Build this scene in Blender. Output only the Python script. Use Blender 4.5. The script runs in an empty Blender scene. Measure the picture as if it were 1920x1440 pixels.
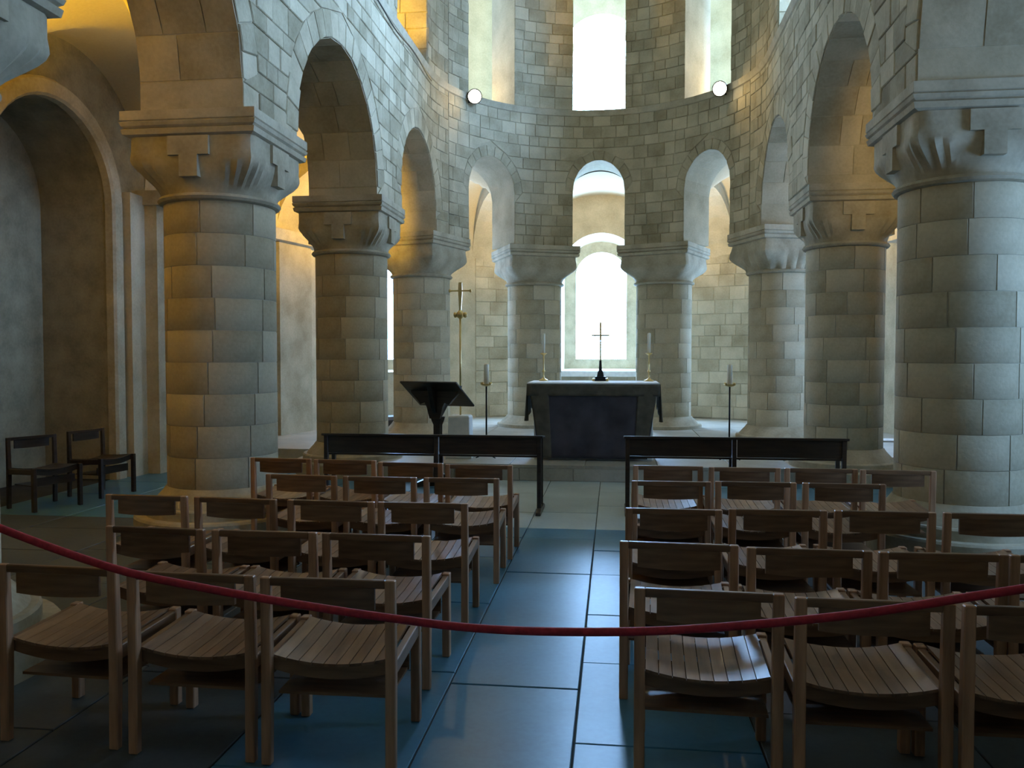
import bpy, bmesh, math, random
from math import sin, cos, pi, sqrt, radians
from mathutils import Vector, Matrix

rnd = random.Random(11)
scene = bpy.context.scene
C = scene.collection

# ------------------------------------------------------------------ camera
cam_d = bpy.data.cameras.new('camera')
cam = bpy.data.objects.new('camera', cam_d)
C.objects.link(cam)
cam_d.sensor_width = 36.0
cam_d.lens = 29.12
cam.location = (0.417, 0.0, 1.67)
cam.rotation_euler = (radians(90 - 2.03), 0, radians(6.97))
cam_d.clip_start = 0.05
scene.camera = cam

# ------------------------------------------------------------------ world, exposure
w = bpy.data.worlds.new('sky')
scene.world = w
w.use_nodes = True
w.node_tree.nodes['Background'].inputs[0].default_value = (0.55, 0.72, 1.0, 1)
w.node_tree.nodes['Background'].inputs[1].default_value = 1.0
scene.view_settings.view_transform = 'Standard'
scene.view_settings.look = 'None'
scene.view_settings.exposure = 1.2
scene.view_settings.gamma = 1.0
scene.view_settings.use_curve_mapping = False
scene.cycles.max_bounces = 7
scene.cycles.diffuse_bounces = 4
scene.cycles.glossy_bounces = 3
scene.cycles.sample_clamp_indirect = 4.0

DAY = (0.31, 0.57, 1.0)          # daylight in the glass
GLASS_AMB = 30.0                 # ambulatory windows
GLASS_SIDE = 11.0                # its two slanting windows
GLASS_AISLE = 7.5               # aisle windows
GLASS_APSE = 66.0                # gallery windows of the apse
GLASS_GAL = 42.0                 # gallery windows of the nave
WARM = (1.0, 0.64, 0.15)
AMBER = (1.0, 0.58, 0.015)        # the older lamps of the left aisle
LAMP_AISLE = 26.0
LAMP_GAL = 22.0

# ------------------------------------------------------------------ materials
def nt_new(name):
    m = bpy.data.materials.new(name)
    m.use_nodes = True
    nt = m.node_tree
    b = nt.nodes['Principled BSDF']
    return m, nt, b

def stone(name, dark, light, rand=0.35, scale=3.0, rough=0.9, bump=0.25, fine=30):
    m, nt, b = nt_new(name)
    N, L = nt.nodes.new, nt.links.new
    tc = N('ShaderNodeTexCoord')
    oi = N('ShaderNodeObjectInfo')
    n1 = N('ShaderNodeTexNoise'); n1.inputs['Scale'].default_value = scale; n1.inputs['Detail'].default_value = 5
    n2 = N('ShaderNodeTexNoise'); n2.inputs['Scale'].default_value = fine; n2.inputs['Detail'].default_value = 3
    L(tc.outputs['Object'], n1.inputs['Vector']); L(tc.outputs['Object'], n2.inputs['Vector'])
    mul = N('ShaderNodeMath'); mul.operation = 'MULTIPLY_ADD'
    L(oi.outputs['Random'], mul.inputs[0]); mul.inputs[1].default_value = rand * 2; mul.inputs[2].default_value = -rand
    add = N('ShaderNodeMath'); add.operation = 'ADD'
    L(mul.outputs[0], add.inputs[0]); L(n1.outputs['Fac'], add.inputs[1])
    a2 = N('ShaderNodeMath'); a2.operation = 'MULTIPLY_ADD'
    L(n2.outputs['Fac'], a2.inputs[0]); a2.inputs[1].default_value = 0.35; L(add.outputs[0], a2.inputs[2])
    rmp = N('ShaderNodeValToRGB')
    rmp.color_ramp.elements[0].position = 0.25; rmp.color_ramp.elements[0].color = (*dark, 1)
    rmp.color_ramp.elements[1].position = 1.0; rmp.color_ramp.elements[1].color = (*light, 1)
    L(a2.outputs[0], rmp.inputs['Fac']); L(rmp.outputs['Color'], b.inputs['Base Color'])
    b.inputs['Roughness'].default_value = rough
    b.inputs['Specular IOR Level'].default_value = 0.2
    bp = N('ShaderNodeBump'); bp.inputs['Strength'].default_value = bump; bp.inputs['Distance'].default_value = 0.02
    L(a2.outputs[0], bp.inputs['Height']); L(bp.outputs[0], b.inputs['Normal'])
    return m

def wood(name, dark, light, rough=0.45, along='Y'):
    m, nt, b = nt_new(name)
    N, L = nt.nodes.new, nt.links.new
    tc = N('ShaderNodeTexCoord'); mp = N('ShaderNodeMapping')
    L(tc.outputs['Object'], mp.inputs['Vector'])
    mp.inputs['Scale'].default_value = {'Y': (14, 1.5, 14), 'X': (1.5, 14, 14), 'Z': (14, 14, 1.5)}[along]
    n = N('ShaderNodeTexNoise'); n.inputs['Scale'].default_value = 2.5; n.inputs['Detail'].default_value = 6
    L(mp.outputs[0], n.inputs['Vector'])
    oi = N('ShaderNodeObjectInfo')
    ad = N('ShaderNodeMath'); ad.operation = 'MULTIPLY_ADD'
    L(oi.outputs['Random'], ad.inputs[0]); ad.inputs[1].default_value = 0.3; L(n.outputs['Fac'], ad.inputs[2])
    r = N('ShaderNodeValToRGB')
    r.color_ramp.elements[0].position = 0.35; r.color_ramp.elements[0].color = (*dark, 1)
    r.color_ramp.elements[1].position = 0.95; r.color_ramp.elements[1].color = (*light, 1)
    L(ad.outputs[0], r.inputs['Fac']); L(r.outputs['Color'], b.inputs['Base Color'])
    b.inputs['Roughness'].default_value = rough
    return m

def plain(name, col, rough=0.6, metal=0.0, var=0.15, scale=12):
    m, nt, b = nt_new(name)
    N, L = nt.nodes.new, nt.links.new
    tc = N('ShaderNodeTexCoord')
    n = N('ShaderNodeTexNoise'); n.inputs['Scale'].default_value = scale; n.inputs['Detail'].default_value = 4
    L(tc.outputs['Object'], n.inputs['Vector'])
    r = N('ShaderNodeValToRGB')
    r.color_ramp.elements[0].position = 0.3; r.color_ramp.elements[0].color = (*[c * (1 - var) for c in col], 1)
    r.color_ramp.elements[1].position = 0.7; r.color_ramp.elements[1].color = (*[min(1, c * (1 + var)) for c in col], 1)
    L(n.outputs['Fac'], r.inputs['Fac']); L(r.outputs['Color'], b.inputs['Base Color'])
    b.inputs['Roughness'].default_value = rough
    b.inputs['Metallic'].default_value = metal
    return m

def glow(name, col, strength):
    m, nt, b = nt_new(name)
    b.inputs['Base Color'].default_value = (0.8, 0.8, 0.8, 1)
    b.inputs['Emission Color'].default_value = (*col, 1)
    b.inputs['Emission Strength'].default_value = strength
    return m

M = {}
M['wall'] = stone('mortared_rubble', (0.30, 0.255, 0.165), (0.60, 0.53, 0.39), 0.0, 2.2)
M['stone'] = stone('rubble_stone', (0.24, 0.205, 0.13), (0.58, 0.51, 0.37), 0.22, 3.0)
M['ashlar'] = stone('ashlar_stone', (0.25, 0.21, 0.13), (0.60, 0.53, 0.39), 0.16, 2.2)
M['carved'] = stone('carved_stone', (0.25, 0.215, 0.145), (0.56, 0.50, 0.38), 0.05, 4.0, bump=0.15)
M['mortar'] = stone('lime_mortar', (0.30, 0.27, 0.20), (0.55, 0.50, 0.40), 0.0, 6.0)
M['plaster'] = stone('limewashed_plaster', (0.44, 0.37, 0.24), (0.66, 0.58, 0.42), 0.0, 0.9, bump=0.1)
M['rubble_shaded'] = stone('shade_darkened_rubble', (0.13, 0.115, 0.075), (0.36, 0.32, 0.22), 0.0, 3.5)  # wall stone darkened: shade of the left aisle and niche put into colour
M['slab'] = stone('slate_paving', (0.045, 0.13, 0.205), (0.095, 0.26, 0.39), 0.10, 1.6, rough=0.30, bump=0.02)
M['slab'].node_tree.nodes['Principled BSDF'].inputs['Specular IOR Level'].default_value = 0.2
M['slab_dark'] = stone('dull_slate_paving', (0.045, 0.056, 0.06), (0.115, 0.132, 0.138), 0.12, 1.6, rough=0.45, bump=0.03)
M['pale'] = stone('pale_slate', (0.29, 0.37, 0.41), (0.52, 0.62, 0.66), 0.10, 1.6, rough=0.4, bump=0.03)
M['bed'] = stone('dark_joint', (0.03, 0.03, 0.03), (0.07, 0.07, 0.065), 0.0, 5.0)
M['dais'] = stone('pale_paving', (0.26, 0.24, 0.19), (0.50, 0.47, 0.40), 0.15, 2.0, rough=0.55, bump=0.08)
M['wood'] = wood('oak_long', (0.12, 0.060, 0.030), (0.30, 0.165, 0.09), 0.36, 'Y')
M['wood_x'] = wood('oak_cross', (0.09, 0.042, 0.02), (0.26, 0.14, 0.07), 0.38, 'X')
M['wood_z'] = wood('oak_upright', (0.22, 0.105, 0.05), (0.58, 0.32, 0.18), 0.42, 'Z')
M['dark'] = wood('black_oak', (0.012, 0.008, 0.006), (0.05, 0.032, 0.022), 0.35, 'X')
M['linen'] = plain('white_linen', (0.88, 0.89, 0.88), 0.8, 0, 0.04)
M['frontal'] = plain('frontal_cloth', (0.05, 0.045, 0.055), 0.9, 0, 0.45, 3)
M['orphrey'] = plain('frontal_border', (0.10, 0.086, 0.062), 0.9, 0, 0.3, 8)
M['brass'] = plain('brass', (0.72, 0.55, 0.25), 0.28, 1.0, 0.1)
M['iron'] = plain('black_iron', (0.02, 0.02, 0.022), 0.45, 0.6, 0.2)
M['wax'] = plain('cream_wax', (0.86, 0.82, 0.68), 0.5, 0, 0.05)
M['rope'] = plain('red_rope', (0.40, 0.02, 0.035), 0.75, 0, 0.25, 60)
M['whitestone'] = plain('white_stone', (0.72, 0.74, 0.72), 0.7, 0, 0.08)
M['steel'] = plain('grey_steel', (0.35, 0.36, 0.37), 0.4, 0.8, 0.1)
M['whitepaint'] = plain('white_paint', (0.8, 0.8, 0.8), 0.5, 0, 0.03)
M['pale_blue'] = plain('pale_blue_sheet', (0.45, 0.55, 0.68), 0.6, 0, 0.08)
M['glass_amb'] = glow('sunlit_glass_ambulatory', DAY, GLASS_AMB)
M['glass_side'] = glow('sunlit_glass_side', DAY, GLASS_SIDE)
M['glass_aisle'] = glow('sunlit_glass_aisle', DAY, GLASS_AISLE)
M['glass_gal'] = glow('sunlit_glass_gallery', DAY, GLASS_GAL)
M['glass_apse'] = glow('sunlit_glass_apse', DAY, GLASS_APSE)
M['lens'] = glow('lit_lamp_lens', (1.0, 0.88, 0.62), 14)

# ------------------------------------------------------------------ helpers
def link(name, verts, faces, mat, parent=None, smooth=False):
    me = bpy.data.meshes.new(name)
    me.from_pydata(verts, [], faces)
    if smooth:
        me.polygons.foreach_set('use_smooth', [True] * len(me.polygons))
    me.materials.append(mat)
    o = bpy.data.objects.new(name, me)
    C.objects.link(o)
    if parent is not None:
        o.parent = parent
    return o

def inst(o, name=None, parent=None, loc=(0, 0, 0), rz=0.0):
    c = bpy.data.objects.new(name or o.name.split('.')[0], o.data)
    C.objects.link(c)
    c.parent = parent
    c.location = loc
    c.rotation_euler = (0, 0, rz)
    return c

def thing(name, label, cat, loc=(0, 0, 0), rz=0.0, group=None):
    o = bpy.data.objects.new(name, None)
    C.objects.link(o)
    o.empty_display_size = 0.2
    o.location = loc
    o.rotation_euler = (0, 0, rz)
    o['label'] = label
    o['category'] = cat
    if group:
        o['group'] = group
    return o

def tag(o, label, cat, group=None):
    o['label'] = label
    o['category'] = cat
    if group:
        o['group'] = group
    return o

class MB:
    """collects verts and faces of one mesh"""
    def __init__(s):
        s.v = []; s.f = []
    def quad(s, a, b, c, d):
        n = len(s.v); s.v += [a, b, c, d]; s.f.append((n, n + 1, n + 2, n + 3))
    def box(s, x0, x1, y0, y1, z0, z1):
        n = len(s.v)
        s.v += [(x0, y0, z0), (x1, y0, z0), (x1, y1, z0), (x0, y1, z0), (x0, y0, z1), (x1, y0, z1), (x1, y1, z1), (x0, y1, z1)]
        s.f += [(n, n + 3, n + 2, n + 1), (n + 4, n + 5, n + 6, n + 7), (n, n + 1, n + 5, n + 4), (n + 1, n + 2, n + 6, n + 5), (n + 2, n + 3, n + 7, n + 6), (n + 3, n, n + 4, n + 7)]
        return s
    def lathe(s, prof, seg=32, cx=0, cy=0):
        n0 = len(s.v)
        for (r, z) in prof:
            for k in range(seg):
                a = 2 * pi * k / seg
                s.v.append((cx + r * cos(a), cy + r * sin(a), z))
        for i in range(len(prof) - 1):
            for k in range(seg):
                k2 = (k + 1) % seg
                s.f.append((n0 + i * seg + k, n0 + i * seg + k2, n0 + (i + 1) * seg + k2, n0 + (i + 1) * seg + k))
        s.f.append(tuple(n0 + k for k in range(seg))[::-1])
        s.f.append(tuple(n0 + (len(prof) - 1) * seg + k for k in range(seg)))
        return s
    def tube(s, pts, r, seg=8):
        n0 = len(s.v)
        P = [Vector(p) for p in pts]
        for i, p in enumerate(P):
            t = (P[min(i + 1, len(P) - 1)] - P[max(i - 1, 0)]).normalized()
            u = t.cross(Vector((0, 0, 1)))
            if u.length < 1e-4:
                u = t.cross(Vector((0, 1, 0)))
            u.normalize(); v = t.cross(u)
            rr = r[i] if isinstance(r, (list, tuple)) else r
            for k in range(seg):
                a = 2 * pi * k / seg
                s.v.append(tuple(p + u * (rr * cos(a)) + v * (rr * sin(a))))
        for i in range(len(P) - 1):
            for k in range(seg):
                k2 = (k + 1) % seg
                s.f.append((n0 + i * seg + k, n0 + i * seg + k2, n0 + (i + 1) * seg + k2, n0 + (i + 1) * seg + k))
        s.f.append(tuple(n0 + k for k in range(seg))[::-1])
        s.f.append(tuple(n0 + (len(P) - 1) * seg + k for k in range(seg)))
        return s
    def prism(s, poly, x0, x1, ax='x'):
        """extrude a 2-D polygon along one axis"""
        n = len(s.v); k = len(poly)
        for x in (x0, x1):
            for (p, q) in poly:
                s.v.append({'x': (x, p, q), 'y': (p, x, q), 'z': (p, q, x)}[ax])
        s.f.append(tuple(range(n, n + k))[::-1]); s.f.append(tuple(range(n + k, n + 2 * k)))
        for i in range(k):
            j = (i + 1) % k
            s.f.append((n + i, n + j, n + k + j, n + k + i))
        return s
    def build(s, name, mat, parent=None, smooth=False, bevel=0.0):
        o = link(name, s.v, s.f, mat, parent, smooth)
        if bevel:
            bm = bmesh.new(); bm.from_mesh(o.data)
            bmesh.ops.remove_doubles(bm, verts=bm.verts, dist=1e-5)
            bmesh.ops.bevel(bm, geom=list(bm.edges), offset=bevel, segments=1, affect='EDGES')
            bm.to_mesh(o.data); bm.free()
        return o

# ------------------------------------------------------------------ plan of the chapel
R0 = 3.37                # nave axis to column axis
YC = 13.85               # centre of the apse
OIN, OOUT = -0.58, 0.37  # faces of the arcade wall, from the column axis
ROUT = 6.27              # nave axis to the outer wall
ZG = 6.5                 # gallery floor
ZTOP = 10.4

def sk(y):
    """the east end stands a little to the right of the nave's middle line"""
    return 0.115 * min(1.0, max(0.0, (y - 7.0) / 9.0))
def path(side):
    """(s, off) -> x, y along the arcade line; off grows outwards; side -1 left, +1 right"""
    def P(s, off):
        r = R0 + off
        if s <= YC:
            return (side * r + sk(s), s)
        a = (s - YC) / R0
        y = YC + r * sin(a)
        return (side * r * cos(a) + sk(y), y)
    return P
PL, PR = path(-1), path(1)
def s_of(deg):
    return YC + R0 * radians(deg)

def arch_z(op, s):
    c, r, zb, zs = op
    return zs + sqrt(max(0.0, r * r - (s - c) ** 2))

def wall_mesh(P, s0, s1, z0, z1, ops, oi, oo, ds=0.5, n_arc=20):
    bp = {round(s0, 5), round(s1, 5)}
    k = int((s1 - s0) / ds) + 1
    for i in range(k + 1):
        bp.add(round(s0 + (s1 - s0) * i / k, 5))
    for (c, r, zb, zs) in ops:
        for i in range(n_arc + 1):
            bp.add(round(c - r * cos(pi * i / n_arc), 5))
    bp = sorted(b for b in bp if s0 - 1e-6 <= b <= s1 + 1e-6)
    b2 = [bp[0]]
    edges = {round(c + d * r, 5) for (c, r, _, _) in ops for d in (-1, 1)}
    for b in bp[1:]:
        if b - b2[-1] < 0.012:
            if b in edges:
                b2[-1] = b
            continue
        b2.append(b)
    bp = b2
    m = MB()
    def p3(s, o, z):
        x, y = P(s, o); return (x, y, z)
    for a, b in zip(bp[:-1], bp[1:]):
        mid = (a + b) / 2
        act = sorted([o for o in ops if abs(mid - o[0]) < o[1]], key=lambda o: o[2])
        ca, cb, low = z0, z0, 'floor'
        parts = []
        for o in act:
            if o[2] > ca + 1e-4:
                parts.append((ca, cb, o[2], o[2], low, 'sill'))
            ca, cb, low = arch_z(o, a), arch_z(o, b), 'soffit'
        parts.append((ca, cb, z1, z1, low, 'top'))
        for (la, lb, ta, tb, lo, hi) in parts:
            m.quad(p3(a, oi, la), p3(b, oi, lb), p3(b, oi, tb), p3(a, oi, ta))
            m.quad(p3(b, oo, lb), p3(a, oo, la), p3(a, oo, ta), p3(b, oo, tb))
            m.quad(p3(a, oi, la), p3(a, oo, la), p3(b, oo, lb), p3(b, oi, lb))
            m.quad(p3(a, oi, ta), p3(b, oi, tb), p3(b, oo, tb), p3(a, oo, ta))
    for (c, r, zb, zs) in ops:
        for s in (c - r, c + r):
            if s0 <= s <= s1:
                m.quad(p3(s, oi, max(zb, z0)), p3(s, oo, max(zb, z0)), p3(s, oo, zs), p3(s, oi, zs))
    for s in (s0, s1):
        m.quad(p3(s, oi, z0), p3(s, oo, z0), p3(s, oo, z1), p3(s, oi, z1))
    return m

def stone_piece(P, face, out, corners, gap=0.005, cham=0.008):
    """one dressed stone standing proud of a wall face; corners (s, z) anticlockwise"""
    cs = sum(c[0] for c in corners) / 4; cz = sum(c[1] for c in corners) / 4
    def shr(d):
        res = []
        for (s, z) in corners:
            ls, lz = cs - s, cz - z
            res.append((s + math.copysign(min(d, abs(ls) * 0.8), ls), z + math.copysign(min(d, abs(lz) * 0.8), lz)))
        return res
    A, B = shr(gap), shr(gap + cham)
    v = []
    for (s, z) in A:
        x, y = P(s, face); v.append((x, y, z))
    for (s, z) in A:
        x, y = P(s, face + out * 0.55); v.append((x, y, z))
    for (s, z) in B:
        x, y = P(s, face + out); v.append((x, y, z))
    f = [(8, 9, 10, 11)]
    for i in range(4):
        j = (i + 1) % 4
        f.append((i, j, 4 + j, 4 + i)); f.append((4 + i, 4 + j, 8 + j, 8 + i))
    return v, f

def clad(P, face, dirn, s0, s1, z0, z1, ops, hc, ln, ring, parent, name, mat, cap=295, voussoirs=True, rows_from=None):
    """courses of single stones over a wall face, cut round its openings, with voussoir rings"""
    pieces = []
    def hw(op, z):
        c, r, zb, zs = op
        if z < zb - 1e-4:
            return None
        if z <= zs:
            return r
        rv = r + ring
        if z - zs >= rv:
            return None
        return sqrt(rv * rv - (z - zs) ** 2)
    z = z0
    while z < z1 - 0.05:
        h = min(rnd.uniform(*hc), z1 - z)
        for o in ops:                                # a joint falls on each sill
            if z + 0.08 < o[2] < z + h + 0.1:
                h = o[2] - z
        za, zb = z, z + h
        cuts = []
        for o in sorted(ops, key=lambda o: o[0]):
            ha, hb = hw(o, za + 1e-3), hw(o, zb - 1e-3)
            if ha is None and hb is None:
                continue
            ha = 0.0 if ha is None else ha
            hb = 0.0 if hb is None else hb
            cuts.append((o[0] - ha, o[0] - hb, o[0] + ha, o[0] + hb))
        iv = []; la, lb = s0, s0
        for (a0, b0, a1, b1) in cuts:
            iv.append((la, lb, a0, b0)); la, lb = a1, b1
        iv.append((la, lb, s1, s1))
        for (la, lb, ra, rb) in iv:
            ra, rb = min(ra, s1), min(rb, s1)
            la, lb = max(la, s0), max(lb, s0)
            if max(ra - la, rb - lb) < 0.07 or min(ra - la, rb - lb) < -0.02:
                continue
            lo, hi = max(la, lb), min(ra, rb)
            xs = []
            x = lo + rnd.uniform(*ln) * rnd.uniform(0.5, 1.0)
            while x < hi - ln[0] * 0.6:
                xs.append(x); x += rnd.uniform(*ln)
            bounds = [(la, lb)] + [(q, q) for q in xs] + [(ra, rb)]
            for (p, q) in zip(bounds[:-1], bounds[1:]):
                pieces.append(((p[0], za), (q[0], za), (q[1], zb), (p[1], zb)))
        z += h
    if voussoirs:
        for (c, r, zb, zs) in ops:
            if zs + r + ring < z0 or zs > z1 or c < s0 - r or c > s1 + r:
                continue
            n = max(9, int(pi * (r + ring / 2) / 0.24)) | 1
            for i in range(n):
                t0, t1 = pi * i / n, pi * (i + 1) / n
                q = [(c + rr * cos(t), zs + rr * sin(t)) for rr, t in ((r, t0), (r + ring, t0), (r + ring, t1), (r, t1))]
                if max(p[1] for p in q) > z1 + 0.3 or min(p[0] for p in q) < s0 - 0.01 or max(p[0] for p in q) > s1 + 0.01:
                    continue
                pieces.append(tuple(q))
    def area(q):
        return 0.5 * abs(sum(q[i][0] * q[(i + 1) % 4][1] - q[(i + 1) % 4][0] * q[i][1] for i in range(4)))
    pieces = [p for p in pieces if area(p) > 0.004]
    pieces.sort(key=area, reverse=True)
    rest = MB()
    for i, q in enumerate(pieces):
        v, f = stone_piece(P, face, dirn * rnd.uniform(0.007, 0.02), q)
        if i < cap:
            link(name, v, f, mat, parent)
        else:
            n = len(rest.v); rest.v += v; rest.f += [tuple(k + n for k in ff) for ff in f]
    if rest.v:
        o = rest.build('small_stones', mat, parent); o['kind'] = 'stuff'
    return len(pieces)

def struct(o):
    o['kind'] = 'structure'
    return o

# column places
YB = (3.9, 7.55, 11.5)
A3, A4 = 19.0, 67.2
S3, S4 = s_of(A3), s_of(A4)

# openings of the arcade wall: centre s, half width, bottom z, springing z
ZB = 3.82
side_low = [(1.92, 1.38, ZB, 3.92), ((YB[0] + YB[1]) / 2, 1.225, ZB, 4.07), ((YB[1] + YB[2]) / 2, 1.375, ZB, 3.92), ((YB[2] + S3) / 2, 1.13, ZB, 4.17)]
side_up = [(1.92, 1.1, ZG, 8.4), (5.73, 1.1, ZG, 8.4), (9.53, 1.25, ZG, 8.4), (12.87, 0.95, ZG, 8.6)]
SM = (S3 + S4) / 2
SX = s_of(90)
side_up_r = side_up[:3] + [(12.15, 0.95, ZG, 8.6)]
apse_low = [(SM, 0.67, ZB, 4.78), (SX, 0.62, ZB, 4.90), (2 * SX - SM, 0.67, ZB, 4.78)]
apse_up = [(SM, 0.67, ZG, 8.9), (SX, 0.62, ZG, 8.9), (2 * SX - SM, 0.67, ZG, 8.9)]

# ------------------------------------------------------------------ arcade walls
for side, P, nm, ups in ((-1, PL, 'wall_left', side_up), (1, PR, 'wall_right', side_up_r)):
    wl = struct(wall_mesh(P, -2.0, S3, ZB, ZTOP, side_low + ups, OIN, OOUT).build(nm, M['wall']))
    clad(P, OIN, -1, 6.55, S3 - 0.02, ZB, 8.6, side_low[1:] + ups[1:], (0.17, 0.28), (0.2, 0.42), 0.30, wl, 'stone', M['stone'])
wa = struct(wall_mesh(PL, S3, 2 * SX - S3, ZB, ZTOP, apse_low + apse_up, OIN, OOUT, 0.22).build('wall_apse', M['wall']))
clad(PL, OIN, -1, S3, 2 * SX - S3, ZB, 9.2, apse_low + apse_up, (0.17, 0.26), (0.22, 0.44), 0.2, wa, 'stone', M['stone'])

# gallery jambs seen lit from the nave: coursed ashlar
def jamb_stones(P, s, sgn, z0, z1, parent):
    z = z0
    while z < z1:
        h = rnd.uniform(0.24, 0.34)
        cut = rnd.uniform(0.3, 0.62)
        for (o0, o1) in ((OIN, OIN + cut), (OIN + cut, OOUT)):
            def Q(o, f):
                return P(s + f, o)
            v, f = stone_piece(Q, 0.0, sgn * 0.018, ((o0, z), (o1, z), (o1, z + h), (o0, z + h)))
            link('jamb_stone', v, f, M['ashlar'], parent)
        z += h
for P, nm in ((PL, 'wall_left'), (PR, 'wall_right')):
    wl = bpy.data.objects[nm]
    for op in (side_up if P is PL else side_up_r)[2:]:
        jamb_stones(P, op[0] + op[1], -1, ZG, 9.0, wl)

# stones lining the arches of the arcade
def intrados(P, op, parent):
    c, r, zb, zs = op
    n = 2 * int(pi * r / 2 / 0.34)
    for i in range(n):
        t0, t1 = pi * i / n, pi * (i + 1) / n
        cuts = [OIN] + sorted(OIN + (OOUT - OIN) * q for q in ((rnd.uniform(0.28, 0.42), rnd.uniform(0.6, 0.74)) if i % 2 else (rnd.uniform(0.45, 0.6),))) + [OOUT]
        for o0, o1 in zip(cuts[:-1], cuts[1:]):
            v = []
            for (gap, rr) in ((0.004, r + 0.002), (0.006, r - 0.005)):
                g = gap / r
                for (o, t) in ((o0 + gap, t0 + g), (o1 - gap, t0 + g), (o1 - gap, t1 - g), (o0 + gap, t1 - g)):
                    x, y = P(c + rr * cos(t), o); v.append((x, y, zs + rr * sin(t)))
            f = [(4, 5, 6, 7)] + [(k, (k + 1) % 4, 4 + (k + 1) % 4, 4 + k) for k in range(4)]
            link('intrados_stone', v, f, M['ashlar'], parent)
for P, nm in ((PL, 'wall_left'), (PR, 'wall_right')):
    for op in side_low[1:]:
        intrados(P, op, bpy.data.objects[nm])

# string course at the gallery floor
def sweep(P, s0, s1, prof, n, name, mat, parent=None):
    m = MB(); k = len(prof)
    for i in range(n + 1):
        s = s0 + (s1 - s0) * i / n
        for (o, z) in prof:
            x, y = P(s, o); m.v.append((x, y, z))
    for i in range(n):
        for j in range(k):
            j2 = (j + 1) % k
            m.f.append((i * k + j, i * k + j2, (i + 1) * k + j2, (i + 1) * k + j))
    m.f.append(tuple(range(k))); m.f.append(tuple(range(n * k, n * k + k)))
    return m.build(name, mat, parent)
def Pfull(s, off):
    """the whole arcade line, left end to right end"""
    if s <= SX:
        return PL(s, off)
    return PR(2 * SX - s, off)
struct(sweep(Pfull, -2.0, 2 * SX + 2.0, [(OIN + 0.02, ZG - 0.15), (OIN - 0.03, ZG - 0.12), (OIN - 0.055, ZG - 0.012), (OIN + 0.02, ZG - 0.012)], 90, 'trim_1', M['carved']))

# ------------------------------------------------------------------ outer walls, gallery, floor
def Pout(s, off):
    """the line of the outer wall; same s as the arcade so bays line up"""
    r = ROUT + off
    a = (s - YC) / R0
    y = YC + r * sin(a)
    return (-r * cos(a) + sk(y), y)
KA = R0 / ROUT       # along the curve, s is measured on the column line
def wall_curved(name, s0, s1, z0, z1, ops, oi, oo, mat, ds=0.2, n_arc=20):
    """as wall_mesh, but openings carry a real half width r and are elliptical in s"""
    k = KA
    def P(t, off):
        return Pout(YC + t * k, off)
    ops2 = [((c - YC) / k, r, zb, zs) for (c, r, zb, zs) in ops]
    return wall_mesh(P, (s0 - YC) / k, (s1 - YC) / k, z0, z1, ops2, oi, oo, ds, n_arc).build(name, mat), P, ops2

amb_low = [(s_of(a), 0.97, 1.28, 3.62) for a in (42, 90, 138)]
amb_up = [(s_of(a), 0.92, 6.52, 8.85) for a in (45, 90, 135)]
outer_c, Pc, ops_c = wall_curved('wall_ambulatory', YC, 2 * SX - YC, 0, ZTOP, amb_low + amb_up, 0.0, 1.0, M['wall'])
struct(outer_c)
clad(Pc, 0.0, -1, (s_of(62) - YC) / KA, (s_of(132) - YC) / KA, 0.2, 3.95, [o for o in ops_c if o[2] < 5], (0.24, 0.33), (0.36, 0.62), 0.2, outer_c, 'stone', M['ashlar'])

niche = (9.2, 1.1, 0.0, 3.62)
left_low = [niche]
left_up = []
right_low = [(5.7, 0.85, 1.22, 3.55), (12.6, 0.85, 1.22, 3.55)]
right_up = [(5.7, 0.95, 6.8, 8.7), (9.5, 0.95, 6.8, 8.7), (12.9, 0.8, 6.8, 8.7)]
def POL(s, off): return (-(ROUT + off) + sk(s), s)
def POR(s, off): return (ROUT + off + sk(s), s)
struct(wall_mesh(POL, -2.0, YC, 0, ZTOP, left_low + left_up, 0.0, 1.0).build('wall_outer_left', M['rubble_shaded']))
struct(wall_mesh(POR, -2.0, YC, 0, ZTOP, right_low + right_up, 0.0, 1.0).build('wall_outer_right', M['wall']))
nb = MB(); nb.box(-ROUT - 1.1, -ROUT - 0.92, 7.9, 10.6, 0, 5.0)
struct(nb.build('wall_niche', M['rubble_shaded']))
# west wall behind the viewer, with its window
def PW(s, off): return (s, -2.0 - off)
west_op = []
struct(wall_mesh(PW, -ROUT - 1, ROUT + 1, 0, ZTOP, west_op, 0.0, 0.8).build('wall_rear', M['wall']))
cb = MB(); cb.box(-7.6, 7.6, -3, 21.5, ZTOP, ZTOP + 0.3)
struct(cb.build('ceiling', M['plaster']))

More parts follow.
